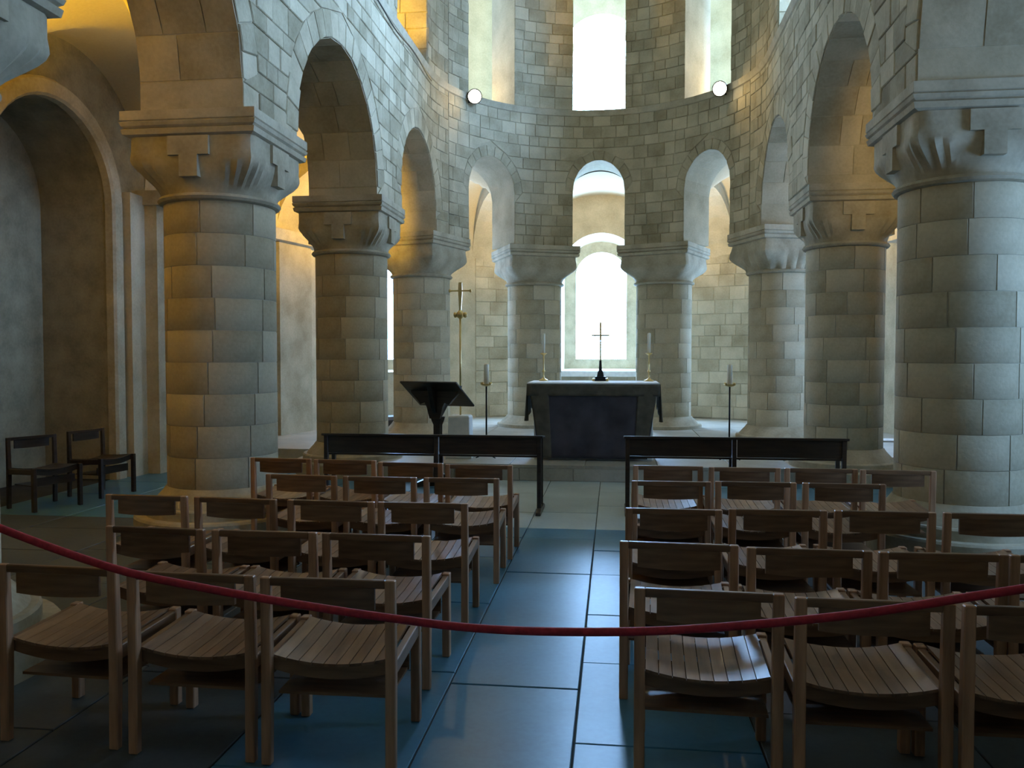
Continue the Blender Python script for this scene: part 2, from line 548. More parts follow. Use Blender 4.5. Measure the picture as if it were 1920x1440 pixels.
win_n = [0]
def window(P, op, depth, frame_w, mat, splay=0.0):
    """pane and stone surround set back in a window opening"""
    c, r, zb, zs = op
    win_n[0] += 1
    root = bpy.data.objects.new('window_%d' % win_n[0], None); C.objects.link(root); root['kind'] = 'structure'
    def ring(rr, base):
        pts = [(c - rr, base), ] + [(c - rr * cos(pi * i / 20), zs + rr * sin(pi * i / 20)) for i in range(21)] + [(c + rr, base)]
        return pts
    ro, ri = r + 0.02 - splay, r - frame_w - splay
    base_o, base_i = zb - 0.02 + splay * 0.4, zb + frame_w * 0.9 + splay * 0.4
    if splay:
        q = MB(); e = ring(r + 0.004, zb - 0.004); g = ring(ro, base_o)
        for (s, z) in e:
            x, y = P(s, -0.004); q.v.append((x, y, z))
        for (s, z) in g:
            x, y = P(s, depth + 0.02); q.v.append((x, y, z))
        k = len(e)
        for i in range(k):
            j = (i + 1) % k
            q.f.append((i, j, k + j, k + i))
        q.build('splayed_reveal', M['plaster'], root)
    a, b = ring(ro, base_o), ring(ri, base_i)
    m = MB(); n = len(a)
    for off in (depth, depth + 0.14):
        for (s, z) in a + b:
            x, y = P(s, off); m.v.append((x, y, z))
    for i in range(n - 1):
        for base in (0, 2 * n):
            m.f.append((base + i, base + i + 1, base + n + i + 1, base + n + i))
        m.f.append((n + i, n + i + 1, 3 * n + i + 1, 3 * n + i))
    for base in (0, 2 * n):
        m.f.append((base, base + n, base + 2 * n - 1, base + n - 1))
    m.f.append((n, 3 * n, 4 * n - 1, 2 * n - 1))
    m.build('window_frame', M['carved'], root)
    p = MB()
    for (s, z) in ring(ri + 0.03, base_i - 0.03):
        x, y = P(s, depth + 0.10); p.v.append((x, y, z))
    p.f.append(tuple(range(len(p.v))))
    for (s, z) in ring(ri + 0.03, base_i - 0.03):
        x, y = P(s, depth + 0.115); p.v.append((x, y, z))
    k = len(p.v) // 2
    p.f.append(tuple(range(k, 2 * k))[::-1])
    p.build('pane', mat, root)
    return root
for o in ops_c:
    window(Pc, o, 0.5, 0.24 if o[2] < 5 else 0.07, (M['glass_amb'] if abs(o[0] - (SX - YC) / KA) < 0.1 else M['glass_side']) if o[2] < 5 else (M['glass_apse'] if abs(o[0] - (SX - YC) / KA) < 0.1 else M['glass_side']), splay=0.16)
for o in left_up:
    window(POL, o, 0.6, 0.12, M['glass_gal'])
for o in right_low:
    window(POR, o, 0.6, 0.12, M['glass_aisle'])
for o in right_up:
    window(POR, o, 0.6, 0.12, M['glass_gal'])

# altar window sill
sb = MB(); sb.box(-0.86, 1.09, 19.9, 20.2, 1.14, 1.28)
struct(sb.build('trim_2', M['whitestone'], bevel=0.01))

# aisle vaults: groined bays between arcade and outer wall, with the gallery floor above
def vault(P0, sb, width_in, width_out, name, n_s=30, n_o=22, trans=0.35):
    m = MB()
    for (sa, se) in sb:
        base = len(m.v)
        for i in range(n_s + 1):
            s = sa + (se - sa) * i / n_s
            v = (2 * i / n_s - 1) * (se - sa) / max(0.1, (se - sa) - 2 * trans)
            for j in range(n_o + 1):
                u = 2 * j / n_o - 1
                o = width_in + (width_out - width_in) * j / n_o
                h = max(sqrt(max(0, 1 - u * u)), sqrt(max(0, 1 - v * v)))
                x, y = P0(s, o)
                m.v.append((x, y, 3.95 + 1.55 * h))
        for i in range(n_s):
            for j in range(n_o):
                a = base + i * (n_o + 1) + j
                m.f.append((a, a + 1, a + n_o + 2, a + n_o + 1))
    o = m.build(name, M['plaster'], None, True)
    o.data.set_sharp_from_angle(angle=radians(40))
    return struct(o)
bays_side = [(-2.0, 3.9), (3.9, 7.55), (7.55, 11.5), (11.5, S3)]
vault(PL, bays_side, OOUT - 0.02, ROUT - R0 + 0.02, 'ceiling_aisle_left')
vault(PR, bays_side, OOUT - 0.02, ROUT - R0 + 0.02, 'ceiling_aisle_right')
vault(PL, [(S3, S4), (S4, 2 * SX - S4), (2 * SX - S4, 2 * SX - S3)], OOUT - 0.02, ROUT - R0 + 0.02, 'ceiling_ambulatory')
# gallery floor
gf = MB(); n = 96
for z in (6.0, ZG):
    for i in range(n + 1):
        s = -2.0 + (2 * SX + 4.0) * i / n
        for o in (OOUT - 0.05, ROUT - R0 + 0.05):
            x, y = Pfull(s, o); gf.v.append((x, y, z))
q = 2 * (n + 1)
for i in range(n):
    a = 2 * i
    gf.f.append((a, a + 1, a + 3, a + 2)); gf.f.append((q + a, q + a + 2, q + a + 3, q + a + 1))
struct(gf.build('floor_gallery', M['wall']))

# transverse arches and stepped responds of the aisles
def transverse(P, s, name, n=14):
    m = MB(); w0, w1 = OOUT - 0.25, ROUT - R0 + 0.03
    for i in range(n + 1):
        t = pi * i / n
        cx = (w0 + w1) / 2; rr = (w1 - w0) / 2 - 0.02
        o = cx - rr * cos(t); z = 3.9 + rr * sin(t)
        for ds in (-0.34, 0.34):
            x, y = P(s + ds, o); m.v.append((x, y, z))
        zt = 3.95 + 1.62 * max(0.3, sin(t))
        for ds in (-0.34, 0.34):
            x, y = P(s + ds, o); m.v.append((x, y, max(zt, z + 0.12)))
    for i in range(n):
        a = 4 * i
        m.f += [(a, a + 1, a + 5, a + 4), (a, a + 4, a + 6, a + 2), (a + 1, a + 3, a + 7, a + 5)]
    return struct(m.build(name, M['wall']))
def respond(P, s, name):
    root = bpy.data.objects.new(name, None); C.objects.link(root); root['kind'] = 'structure'
    for (hw_, d) in ((0.95, 0.16), (0.62, 0.34), (0.30, 0.5)):
        m = MB()
        pts = []
        for (ss, oo) in ((s - hw_, ROUT - R0 + 0.03), (s - hw_, ROUT - R0 - d), (s + hw_, ROUT - R0 - d), (s + hw_, ROUT - R0 + 0.03)):
            pts.append(P(ss, oo))
        m.prism(pts, 0.0, 3.86, 'z')
        m.build('pilaster', M['ashlar'], root)
    m = MB()
    m.prism([P(ss, oo) for (ss, oo) in ((s - 0.66, ROUT - R0 + 0.03), (s - 0.66, ROUT - R0 - 0.56), (s + 0.66, ROUT - R0 - 0.56), (s + 0.66, ROUT - R0 + 0.03))], 3.74, 3.94, 'z')
    m.build('impost', M['carved'], root)
    return root
k = 3
for P in (PL, PR):
    for s in (YB[0], YB[1], YB[2]):
        transverse(P, s, 'trim_%d' % k); k += 1
        if not (P is PL and s < 8):
            respond(P, s, 'trim_%d' % k); k += 1
for a in (A3, A4, 180 - A4, 180 - A3):
    transverse(PL, s_of(a), 'trim_%d' % k); k += 1
for P in (PL, PR):
    respond(P, s_of(12), 'trim_%d' % k); k += 1

# moulded arch round the niche in the left aisle
def arch_band(P, c, zs, r0, r1, o0, o1, name, mat, parent=None):
    pts = []
    prof = [(r0, o0), (r0, o1 + 0.03), (r0 + 0.03, o1), (r1 - 0.03, o1), (r1, o1 + 0.03), (r1, o0)]
    stations = [('j', -1, 0.0), ('j', -1, zs)] + [('a', t, 0) for t in range(9, 180, 9)] + [('j', 1, zs), ('j', 1, 0.0)]
    m = MB(); kk = len(prof)
    for st_ in stations:
        for (r, o) in prof:
            if st_[0] == 'j':
                s_, z_ = c + st_[1] * r, st_[2]
            else:
                a_ = radians(180 - st_[1]); s_, z_ = c + r * cos(a_), zs + r * sin(a_)
            x, y = P(s_, o); m.v.append((x, y, z_))
    for i in range(len(stations) - 1):
        for j in range(kk):
            j2 = (j + 1) % kk
            m.f.append((i * kk + j, i * kk + j2, (i + 1) * kk + j2, (i + 1) * kk + j))
    return m.build(name, mat, parent)
struct(arch_band(POL, niche[0], niche[3], 1.085, 1.3, 0.03, -0.10, 'trim_%d' % k, M['ashlar'])); k += 1

# floor: bed, then single slabs
fb = MB(); fb.box(-7.6, 7.6, -3.0, 21.5, -0.3, -0.012)
floor = struct(fb.build('floor', M['bed']))
def slab(x0, x1, y0, y1, z=0.0, mat=None, parent=None, name='slab', th=0.03):
    g = 0.004
    m = MB()
    c = 0.004
    x0 += g; x1 -= g; y0 += g; y1 -= g
    z += rnd.uniform(-0.0025, 0.0015)
    zz = (z - th, z - c, z)
    v = []
    for zi, d in ((zz[0], 0), (zz[1], 0), (zz[2], c)):
        v += [(x0 + d, y0 + d, zi), (x1 - d, y0 + d, zi), (x1 - d, y1 - d, zi), (x0 + d, y1 - d, zi)]
    f = [(8, 9, 10, 11)]
    for i in range(4):
        j = (i + 1) % 4
        f += [(i, j, 4 + j, 4 + i), (4 + i, 4 + j, 8 + j, 8 + i)]
    return link(name, v, f, mat or M['slab'], parent or floor)
cols = [-6.25, -5.2, -4.1, -3.05, -2.05, -1.2, -0.32, 0.28, 1.05, 1.95, 2.9, 3.9, 5.0, 6.25]
cols[6:8] = [-0.40, 0.255]
for a, b in zip(cols[:-1], cols[1:]):
    y = -2.0 + rnd.uniform(0, 0.8)
    y0 = -2.0
    while y0 < 12.5:
        y = min(12.5, y0 + rnd.uniform(0.75, 1.35))
        if 12.5 - y < 0.4:
            y = 12.5
        if y0 < 7.9 < y + 0.35:          # the paler paving begins along one joint
            y = 7.9
        if not (y0 > 10.9 and abs((a + b) / 2) < 2.2):
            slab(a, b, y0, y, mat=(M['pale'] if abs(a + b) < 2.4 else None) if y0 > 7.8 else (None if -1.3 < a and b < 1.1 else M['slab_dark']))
        y0 = y
# raised sanctuary floor
m = MB()
pts = [(-2.75, 10.9), (2.75, 10.9), (2.75, 12.5), (6.25, 12.5), (6.25, YC)] + [(6.25 * cos(radians(t)), YC + 6.25 * sin(radians(t))) for t in range(6, 180, 6)] + [(-6.25, YC), (-6.25, 12.5), (-2.75, 12.5)]
m.prism(pts, -0.02, 0.185, 'z')
dais = struct(m.build('floor_sanctuary', M['dais']))
for (x0, x1) in ((-2.75, -1.9), (-1.9, -0.95), (-0.95, 0.05), (0.05, 1.0), (1.0, 1.95), (1.95, 2.75)):
    y0 = 10.88
    while y0 < 16.4:
        y = y0 + rnd.uniform(0.7, 1.1)
        slab(x0, x1, y0, y, 0.212, M['dais'], dais, th=0.04)
        y0 = y
xs = [-2.75, -1.7, -0.82, -0.1, 0.85, 1.8, 2.75]
for a, b in zip(xs[:-1], xs[1:]):
    mm = MB(); mm.box(a + 0.004, b - 0.004, 10.885, 10.93, 0.0, 0.168)
    mm.build('kerb_stone', M['dais'], dais, bevel=0.006)

# ------------------------------------------------------------------ columns
def wedge(width_deg, r0, r1, h, seg=7):
    m = MB(); g = 0.25; c = 0.004
    a0, a1 = radians(-width_deg / 2 + g), radians(width_deg / 2 - g)
    rows = [(r0, 0.0025), (r1 - c * 0.5, 0.0025), (r1, 0.0025 + c), (r1, h - 0.0025 - c), (r1 - c * 0.5, h - 0.0025), (r0, h - 0.0025)]
    ins = [0, 0, c / r1, c / r1, 0, 0]
    k = len(rows)
    for i in range(seg + 1):
        for (rr, z), d in zip(rows, ins):
            a = a0 + d + (a1 - a0 - 2 * d) * i / seg
            m.v.append((rr * cos(a), rr * sin(a), z))
    for i in range(seg):
        for j in range(k - 1):
            m.f.append((i * k + j, (i + 1) * k + j, (i + 1) * k + j + 1, i * k + j + 1))
    m.f.append(tuple(range(k))); m.f.append(tuple(range(seg * k, seg * k + k))[::-1])
    return m
ZS0, ZS1 = 0.44, 3.05
NC = 9
HC = (ZS1 - ZS0) / NC
WID = (62, 46, 54, 40, 58, 48, 52)
wedges = {}
def wedge_data(wd):
    if wd not in wedges:
        me = bpy.data.meshes.new('stone_block')
        mb = wedge(wd, 0.40, 0.505, HC)
        me.from_pydata(mb.v, [], mb.f)
        me.polygons.foreach_set('use_smooth', [len(p.vertices) == 4 for p in me.polygons])
        me.materials.append(M['ashlar'])
        me.set_sharp_from_angle(angle=radians(30))
        wedges[wd] = me
    return wedges[wd]

def capital_mesh(style, r0, half, z0, z1):
    """bell going from a round neck to a square block, corners carved"""
    m = MB(); seg = 96; nl = 12
    rows = []
    for i in range(nl + 1):
        t = i / nl
        e = min(1.0, t / 0.62)
        row = []
        for k in range(seg):
            a = 2 * pi * k / seg
            ca, sa = cos(a), sin(a)
            # round radius and square radius
            sq = half / max(abs(ca), abs(sa))
            sq = min(sq, half * 1.36)
            bl = e * e * (3 - 2 * e)
            r = r0 * (1 - bl) + sq * bl
            da = abs(((a + pi / 4) % (pi / 2)) - pi / 4)        # 0 on the faces' middles, pi/4 at corners
            corner = max(0.0, (da - 0.30) / (pi / 4 - 0.30))
            if style == 'flute':
                amp = 0.045 * min(1, corner * 2.2) * sin(pi * min(1, t / 0.75)) if t < 0.75 else 0
                r += amp * (abs(sin(da * 22)) - 0.5)
            elif style == 'scallop':
                amp = 0.05 * (1 - t) if t < 0.8 else 0
                r += amp * (abs(sin(a * 10)) - 0.3)
                r += 0.05 * corner * sin(pi * t)
            elif style == 'facet':
                r += 0.03 * corner * sin(pi * min(1, t * 1.1))
            row.append((r * ca, r * sa, z0 + (z1 - z0) * t))
        rows.append(row)
    for row in rows:
        m.v += row
    for i in range(nl):
        for k in range(seg):
            k2 = (k + 1) % seg
            m.f.append((i * seg + k, i * seg + k2, (i + 1) * seg + k2, (i + 1) * seg + k))
    m.f.append(tuple(range(seg))[::-1]); m.f.append(tuple(range(nl * seg, nl * seg + seg)))
    return m

def square_lathe(m, prof):
    n0 = len(m.v)
    for (h, z) in prof:
        m.v += [(-h, -h, z), (h, -h, z), (h, h, z), (-h, h, z)]
    for i in range(len(prof) - 1):
        for k in range(4):
            k2 = (k + 1) % 4
            m.f.append((n0 + 4 * i + k, n0 + 4 * i + k2, n0 + 4 * i + 4 + k2, n0 + 4 * i + 4 + k))
    m.f.append((n0 + 3, n0 + 2, n0 + 1, n0)); e = n0 + 4 * (len(prof) - 1)
    m.f.append((e, e + 1, e + 2, e + 3))
    return m

col_mesh = {}
def column(x, y, rz, style, half, label, zcap=3.82, dx=0.0, fat=1.0):
    root = thing('column', label, 'column', (x + sk(y) + dx, y, 0), rz, 'stone columns around the nave and apse')
    root.scale = (fat, fat, 1)
    key = (style, half)
    if key not in col_mesh:
        d = {}
        b = MB()
        b.lathe([(0.80, -0.01), (0.80, 0.17), (0.785, 0.19), (0.70, 0.19), (0.70, 0.27), (0.685, 0.285), (0.645, 0.285), (0.61, 0.33), (0.545, 0.40), (0.515, ZS0 + 0.005), (0.4, ZS0 + 0.005)], 48)
        d['base'] = (b, M['carved'])
        b = MB(); b.lathe([(0.4995, ZS0 - 0.02), (0.4995, ZS1 + 0.02)], 40)
        d['core'] = (b, M['mortar'])
        b = MB(); b.lathe([(0.5, ZS1), (0.54, ZS1 + 0.012), (0.556, ZS1 + 0.035), (0.54, ZS1 + 0.06), (0.5, ZS1 + 0.07)], 40)
        d['neck_ring'] = (b, M['carved'])
        d['capital'] = (capital_mesh(style, 0.515, half - 0.02, ZS1 + 0.06, 3.60), M['carved'])
        b = MB(); square_lathe(b, [(half - 0.03, 3.60), (half + 0.01, 3.615), (half + 0.02, 3.66), (half - 0.005, 3.67), (half + 0.02, 3.69), (half + 0.03, 3.72), (half + 0.012, 3.73), (half + 0.025, 3.74), (half + 0.025, zcap), (half - 0.1, zcap)])
        d['abacus'] = (b, M['carved'])
        if style == 'flute':
            b = MB(); h = half - 0.005
            b.prism([(-0.19, 3.595), (-0.19, 3.43), (-0.085, 3.43), (-0.085, 3.24), (0.085, 3.24), (0.085, 3.43), (0.19, 3.43), (0.19, 3.595)], -h - 0.012, -h + 0.1, 'y')
            d['tau_panel'] = (b, M['carved'])
        col_mesh[key] = {}
        for nme, (mb, mat) in d.items():
            o = mb.build(nme, mat, root, smooth=nme in ('base', 'core', 'neck_ring', 'capital'))
            if nme in ('base', 'neck_ring', 'capital'):
                o.data.set_sharp_from_angle(angle=radians(28))
            col_mesh[key][nme] = o
            if nme == 'tau_panel':
                for q in range(1, 4):
                    inst(o, 'tau_panel', root, rz=q * pi / 2)
    else:
        for nme, o in col_mesh[key].items():
            inst(o, nme, root)
            if nme == 'tau_panel':
                for q in range(1, 4):
                    inst(o, 'tau_panel', root, rz=q * pi / 2)
    for c in range(NC):
        a = rnd.uniform(0, 2 * pi)
        ws = list(WID); rnd.shuffle(ws)
        for wd in ws:
            a += radians(wd / 2)
            b = bpy.data.objects.new('stone_block', wedge_data(wd)); C.objects.link(b); b.parent = root
            b.location = (0, 0, ZS0 + HC * c); b.rotation_euler = (0, 0, a)
            a += radians(wd / 2)
    return root

CL = [
    (-R0, YB[0], 0, 'flute', 0.6, 'grey stone column cut off by the left edge, only its capital corner and base showing'),
    (-R0, YB[1], 0, 'flute', 0.6, 'large pale stone column left of the chairs with T shaped panel on its capital'),
    (-R0, YB[2], 0, 'flute', 0.6, 'brown shadowed stone column behind the lectern, second from the left'),
    (R0, YB[1], 0, 'flute', 0.6, 'largest stone column, right of the chairs, standing on a round plinth'),
    (R0, YB[2], 0, 'flute', 0.6, 'stone column half hidden behind the largest right hand column'),
    (R0, YB[0], 0, 'flute', 0.6, 'stone column beyond the right edge beside the rope end'),
]
for (x, y, rz, st, hf, lb), dx, ft in zip(CL, (0, 0.06, 0.02, 0.0, 0.04, 0), (1, 1.0, 1.0, 1.0, 0.98, 1)):
    column(x, y, rz, st, hf, lb, dx=dx, fat=ft)
for ang, st, hf, ft, lb in ((A3, 'facet', 0.62, 1.03, 'slender stone column with plain faceted capital, left of the tall brass cross'),
                        (A4, 'facet', 0.64, 1.09, 'apse column just left of the bright altar window'),
                        (180 - A4, 'facet', 0.64, 1.09, 'apse column just right of the bright altar window'),
                        (180 - A3, 'scallop', 0.62, 1.03, 'apse column with dark scalloped capital behind the right candle stand')):
    a = radians(ang)
    column(-R0 * cos(a), YC + R0 * sin(a), (pi / 2 - a), st, hf, lb, fat=ft)

# ------------------------------------------------------------------ lamps
def floodlight(loc, aim, power, label, spread=120, lens_r=0.07, lit=True, group='floodlights on the capitals', wall=None, col=None):
    root = thing('floodlight', label, 'lamp', loc, 0, group)
    d = (Vector(aim) - Vector(loc)).normalized()
    rot = d.to_track_quat('Z', 'Y').to_matrix().to_4x4()
    c = Vector((0, 0, 0.13))
    def put(mb, name, mat, smooth=False):
        mb.v = [tuple(c + (rot @ Vector(v))) for v in mb.v]
        return mb.build(name, mat, root, smooth)
    b = MB(); b.lathe([(lens_r * 0.6, -0.12), (lens_r * 1.05, -0.06), (lens_r * 1.15, 0.0), (lens_r * 1.15, 0.02), (lens_r * 1.02, 0.02), (lens_r * 1.0, 0.004), (0.004, 0.004)], 20)
    put(b, 'housing', M['iron'], False)
    b = MB(); b.lathe([(lens_r * 0.99, 0.006), (lens_r * 0.99, 0.012)], 20)
    put(b, 'lens', M['lens'])
    b = MB()
    if wall:
        b.tube([(0, 0, 0.13), (wall[0] * 0.6, wall[1] * 0.6, 0.06), (wall[0], wall[1], 0.05)], 0.018, 8)
    else:
        b.box(-0.06, 0.06, -0.05, 0.05, 0, 0.02); b.box(-0.015, 0.015, -0.012, 0.012, 0.02, 0.12)
    b.build('bracket', M['iron'], root)
    ld = bpy.data.lights.new('floodlight_beam', 'SPOT')
    ld.energy = power; ld.color = col or WARM; ld.spot_size = radians(spread); ld.spot_blend = 0.6; ld.shadow_soft_size = 0.06
    lo = bpy.data.objects.new('floodlight_beam', ld); C.objects.link(lo); lo.parent = root
    lo.location = c + d * 0.03
    lo.rotation_euler = d.to_track_quat('-Z', 'Y').to_euler()
    return root

def on_abacus(P, s, label, power, ds=0.0, up=1.2, col=None, spread=150, to=1.9):
    x, y = P(s, 0.50); tx, ty = P(s + ds, to)
    floodlight((x, y, 3.82), (tx, ty, 3.95 + up), power, label, spread, col=col)
on_abacus(PL, YB[0], 'small floodlight on the aisle side of the leftmost capital', LAMP_AISLE * 19.0, col=AMBER, up=3.2, spread=100, ds=0.6)
on_abacus(PL, YB[1], 'small floodlight hidden on the aisle side of the large left column capital', LAMP_AISLE * 5.0, col=AMBER, up=2.6, spread=110)
on_abacus(PL, YB[2], 'small floodlight hidden on the aisle side of the second left column capital', LAMP_AISLE * 6.0, col=AMBER, up=0.8, spread=120, ds=2.6, to=0.5)
on_abacus(PL, S3, 'small floodlight hidden behind the capital left of the brass cross', LAMP_AISLE * 5.0, col=AMBER)
on_abacus(PL, S4, 'small floodlight hidden behind the capital left of the altar window', LAMP_AISLE * 2.4)
on_abacus(PR, S4, 'small floodlight hidden behind the capital right of the altar window', LAMP_AISLE * 2.4)
on_abacus(PR, S3, 'small floodlight hidden behind the dark scalloped capital', LAMP_AISLE * 2.4)
on_abacus(PR, YB[2], 'small floodlight hidden behind the half hidden right column capital', LAMP_AISLE * 3.5, ds=1.0)
on_abacus(PR, YB[1], 'small floodlight hidden behind the largest right column capital', LAMP_AISLE * 2, ds=3.0, to=0.6)

# lamps on the gallery ledge
for P, lb in ((PL, 'round glowing floodlight on the gallery ledge left of the upper window'), (PR, 'round glowing floodlight on the gallery ledge right of the upper window')):
    x, y = P(s_of(31.5 if P is PL else 34.0), OIN - 0.16)
    wx, wy = P(s_of(31.5 if P is PL else 34.0), OIN + 0.01)
    floodlight((x, y, 6.29), (x * 0.3, 11.0, 4.6), LAMP_GAL * 0.8, lb, 160, 0.12, group='floodlights on the gallery ledge', wall=(wx - x, wy - y))
    x, y = P(s_of(40), 0.9)
    tx, ty = P(s_of(58), 0.0)
    floodlight((x, y, ZG), (tx, ty, 7.4), LAMP_GAL * 2.0, 'hidden gallery floodlight behind the ' + ('left' if P is PL else 'right') + ' apse opening', 110, 0.06, group='floodlights inside the gallery')
    for s, nmx in ((11.6, 'second'), (8.6, 'third')):
        x, y = P(s, 0.9); tx, ty = P(s + 2.3, 0.0)
        floodlight((x, y, ZG), (tx, ty, 7.6), LAMP_GAL * (14.0 if P is PL else 8.0), 'hidden gallery floodlight behind the %s %s gallery opening from the apse' % (nmx, 'left' if P is PL else 'right'), 52, 0.06, group='floodlights inside the gallery', col=AMBER if P is PL else None)

# warm floodlights high on the west wall, behind the viewer
for sx, lb in ((-1, 'left'), (1, 'right')):
    floodlight((sx * 1.6, -1.85, 5.2), (-sx * 2.6, 9.0, 7.4), 85.0, 'floodlight high on the rear wall behind the viewer, ' + lb + ' of two', 62, 0.12, group='floodlights on the rear wall', wall=(0, -0.16))

# cable clipped along the left ledge
pts = [(*PL(s, OIN - 0.06), ZG - 0.19 + 0.03 * sin(s * 3.1)) for s in [6.8 + 0.15 * i for i in range(48)]]
tag(MB().tube(pts, 0.011, 6).build('cable', M['iron']), 'thin dark cable clipped along the left gallery ledge', 'cable')

# ------------------------------------------------------------------ chairs
CW, CH, CD = 0.558, 0.77, 0.50
def chair_parts():
    """mesh data of one slatted chair: name -> (mesh, count placements)"""
    parts = []
    hw_ = CW / 2
    def mk(name, mb, mat, bevel=0.004):
        o = mb.build(name, mat, None, bevel=bevel); C.objects.unlink(o); parts.append((name, o.data)); bpy.data.objects.remove(o)
    for sx in (-1, 1):
        x0, x1 = (-hw_, -hw_ + 0.042) if sx < 0 else (hw_ - 0.042, hw_)
        mk('leg', MB().prism([(0.0, 0.0), (0.034, 0.0), (0.048, 0.40), (0.034, CH), (0.004, CH), (0.006, 0.40)], x0, x1), M['wood_z'])
    for sx in (-1, 1):
        x0, x1 = (-hw_, -hw_ + 0.042) if sx < 0 else (hw_ - 0.042, hw_)
        mk('leg', MB().box(x0, x1, CD - 0.045, CD, 0.0, 0.465), M['wood_z'])
    mk('top_rail', MB().box(-hw_ + 0.04, hw_ - 0.04, 0.006, 0.032, CH - 0.034, CH), M['wood_x'])
    # curved back panel
    m = MB(); n = 10; w_ = hw_ - 0.085
    for i in range(n + 1):
        t = 2 * i / n - 1
        x = t * w_
        yb = 0.012 - 0.016 * (1 - t * t)
        zl = CH - 0.122 - 0.005 * (1 - t * t)
        m.v += [(x, yb, zl), (x, yb, CH - 0.03), (x, yb + 0.016, CH - 0.03), (x, yb + 0.016, zl)]
    for i in range(n):
        a = 4 * i
        for j in range(4):
            j2 = (j + 1) % 4
            m.f.append((a + j, a + j2, a + 4 + j2, a + 4 + j))
    m.f.append((0, 1, 2, 3)); m.f.append((4 * n, 4 * n + 1, 4 * n + 2, 4 * n + 3)[::-1])
    mk('back_panel', m, M['wood_x'], 0)
    for sx in (-1, 1):
        x0, x1 = (-hw_ + 0.004, -hw_ + 0.036) if sx < 0 else (hw_ - 0.036, hw_ - 0.004)
        mk('side_rail', MB().prism([(0.03, 0.375), (CD - 0.04, 0.395), (CD - 0.04, 0.455), (0.03, 0.435)], x0, x1), M['wood'])
    for yy in (0.055, CD - 0.075):
        m = MB(); n = 10; w_ = hw_ - 0.03
        for i in range(n + 1):
            t = 2 * i / n - 1
            zt = 0.40 + 0.034 * t * t + (0.02 if yy > 0.2 else 0)
            m.v += [(t * w_, yy, zt - 0.055), (t * w_, yy, zt), (t * w_, yy + 0.022, zt), (t * w_, yy + 0.022, zt - 0.055)]
        for i in range(n):
            a = 4 * i
            for j in range(4):
                j2 = (j + 1) % 4
                m.f.append((a + j, a + j2, a + 4 + j2, a + 4 + j))
        m.f.append((0, 1, 2, 3)); m.f.append((4 * n, 4 * n + 1, 4 * n + 2, 4 * n + 3)[::-1])
        mk('seat_rail', m, M['wood_x'], 0)
    ns = 9; sw = (CW - 0.085) / ns
    for i in range(ns):
        xc = -(CW - 0.085) / 2 + sw * (i + 0.5)
        t = 2 * xc / (CW - 0.06); tl = 2 * (xc - sw / 2) / (CW - 0.06); tr = 2 * (xc + sw / 2) / (CW - 0.06)
        m = MB(); g = 0.0017
        x0, x1 = xc - sw / 2 + g, xc + sw / 2 - g
        for y, dz in ((0.04, 0.0), (CD * 0.5, 0.006), (CD - 0.03, 0.022)):
            za, zb_ = 0.401 + dz + 0.034 * tl * tl, 0.401 + dz + 0.034 * tr * tr
            m.v += [(x0, y, za), (x1, y, zb_), (x1, y, zb_ + 0.012), (x0, y, za + 0.012)]
        for k in range(2):
            a = 4 * k
            for j in range(4):
                j2 = (j + 1) % 4
                m.f.append((a + j, a + j2, a + 4 + j2, a + 4 + j))
        m.f.append((3, 2, 1, 0)); m.f.append((8, 9, 10, 11))
        mk('seat_slat', m, M['wood'], 0)
    m = MB(); m.box(-hw_ + 0.042, hw_ - 0.042, 0.09, CD - 0.09, 0.262, 0.274)
    mk('book_shelf', m, M['wood_x'], 0)
    m = MB(); m.box(-hw_ + 0.036, hw_ - 0.036, CD - 0.10, CD - 0.088, 0.262, 0.35)
    mk('book_shelf_lip', m, M['wood_x'], 0)
    return parts
CHAIR = chair_parts()
def chair(x, y, rz, label, group, mat=None):
    root = thing('slatted_chair', label, 'chair', (x, y, 0), rz, group)
    for nme, me in CHAIR:
        o = bpy.data.objects.new(nme, me); C.objects.link(o); o.parent = root
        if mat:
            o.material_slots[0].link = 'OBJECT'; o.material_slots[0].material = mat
    return root
ORD = ('nearest', 'second', 'third', 'fourth', 'fifth')
SEAT = ('first', 'second', 'third', 'fourth')
rows_r = [[(0.78, 3.18, -2.5), (1.37, 3.13, -1), (1.95, 3.11, 0.5)],
          [(0.73, 3.98, -2.5), (1.32, 3.93, -1), (1.905, 3.92, 1), (2.47, 3.92, -1)],
          [(0.77, 4.87, 0), (1.37, 4.92, 1.5), (1.97, 4.94, 0.5), (2.57, 4.94, -1)],
          [(0.83, 5.94, 1.5), (1.42, 5.98, 0), (2.02, 5.98, 0)],
          [(0.86, 6.77, 0.5), (1.46, 6.74, 0.5), (2.05, 6.75, 0.5), (2.62, 6.72, -1)]]
rows_l = [[(-0.72, 3.17, 1), (-1.31, 3.18, -1), (-1.93, 3.22, -2)],
          [(-0.76, 3.99, -1), (-1.35, 4.00, 0), (-1.95, 4.01, -3)],
          [(-0.73, 4.89, 1), (-1.31, 4.89, -1.5), (-1.94, 4.91, -4), (-2.55, 4.94, -1)],
          [(-0.68, 5.91, 1.5), (-1.29, 5.90, -0.5), (-1.90, 5.92, -2.5)],
          [(-0.67, 6.64, 0), (-1.26, 6.71, -2.5), (-1.86, 6.82, -2.5), (-2.45, 6.86, -3)]]
for sd, rows in (('right', rows_r), ('left', rows_l)):
    for i, row in enumerate(rows):
        for j, (x, y, a) in enumerate(row):
            chair(x, y, radians(a), 'slatted wooden chair, %s row from the rope, %s of the aisle, %s from the aisle' % (ORD[i], sd, SEAT[j]),
                  'slatted chairs %s of the aisle' % sd)
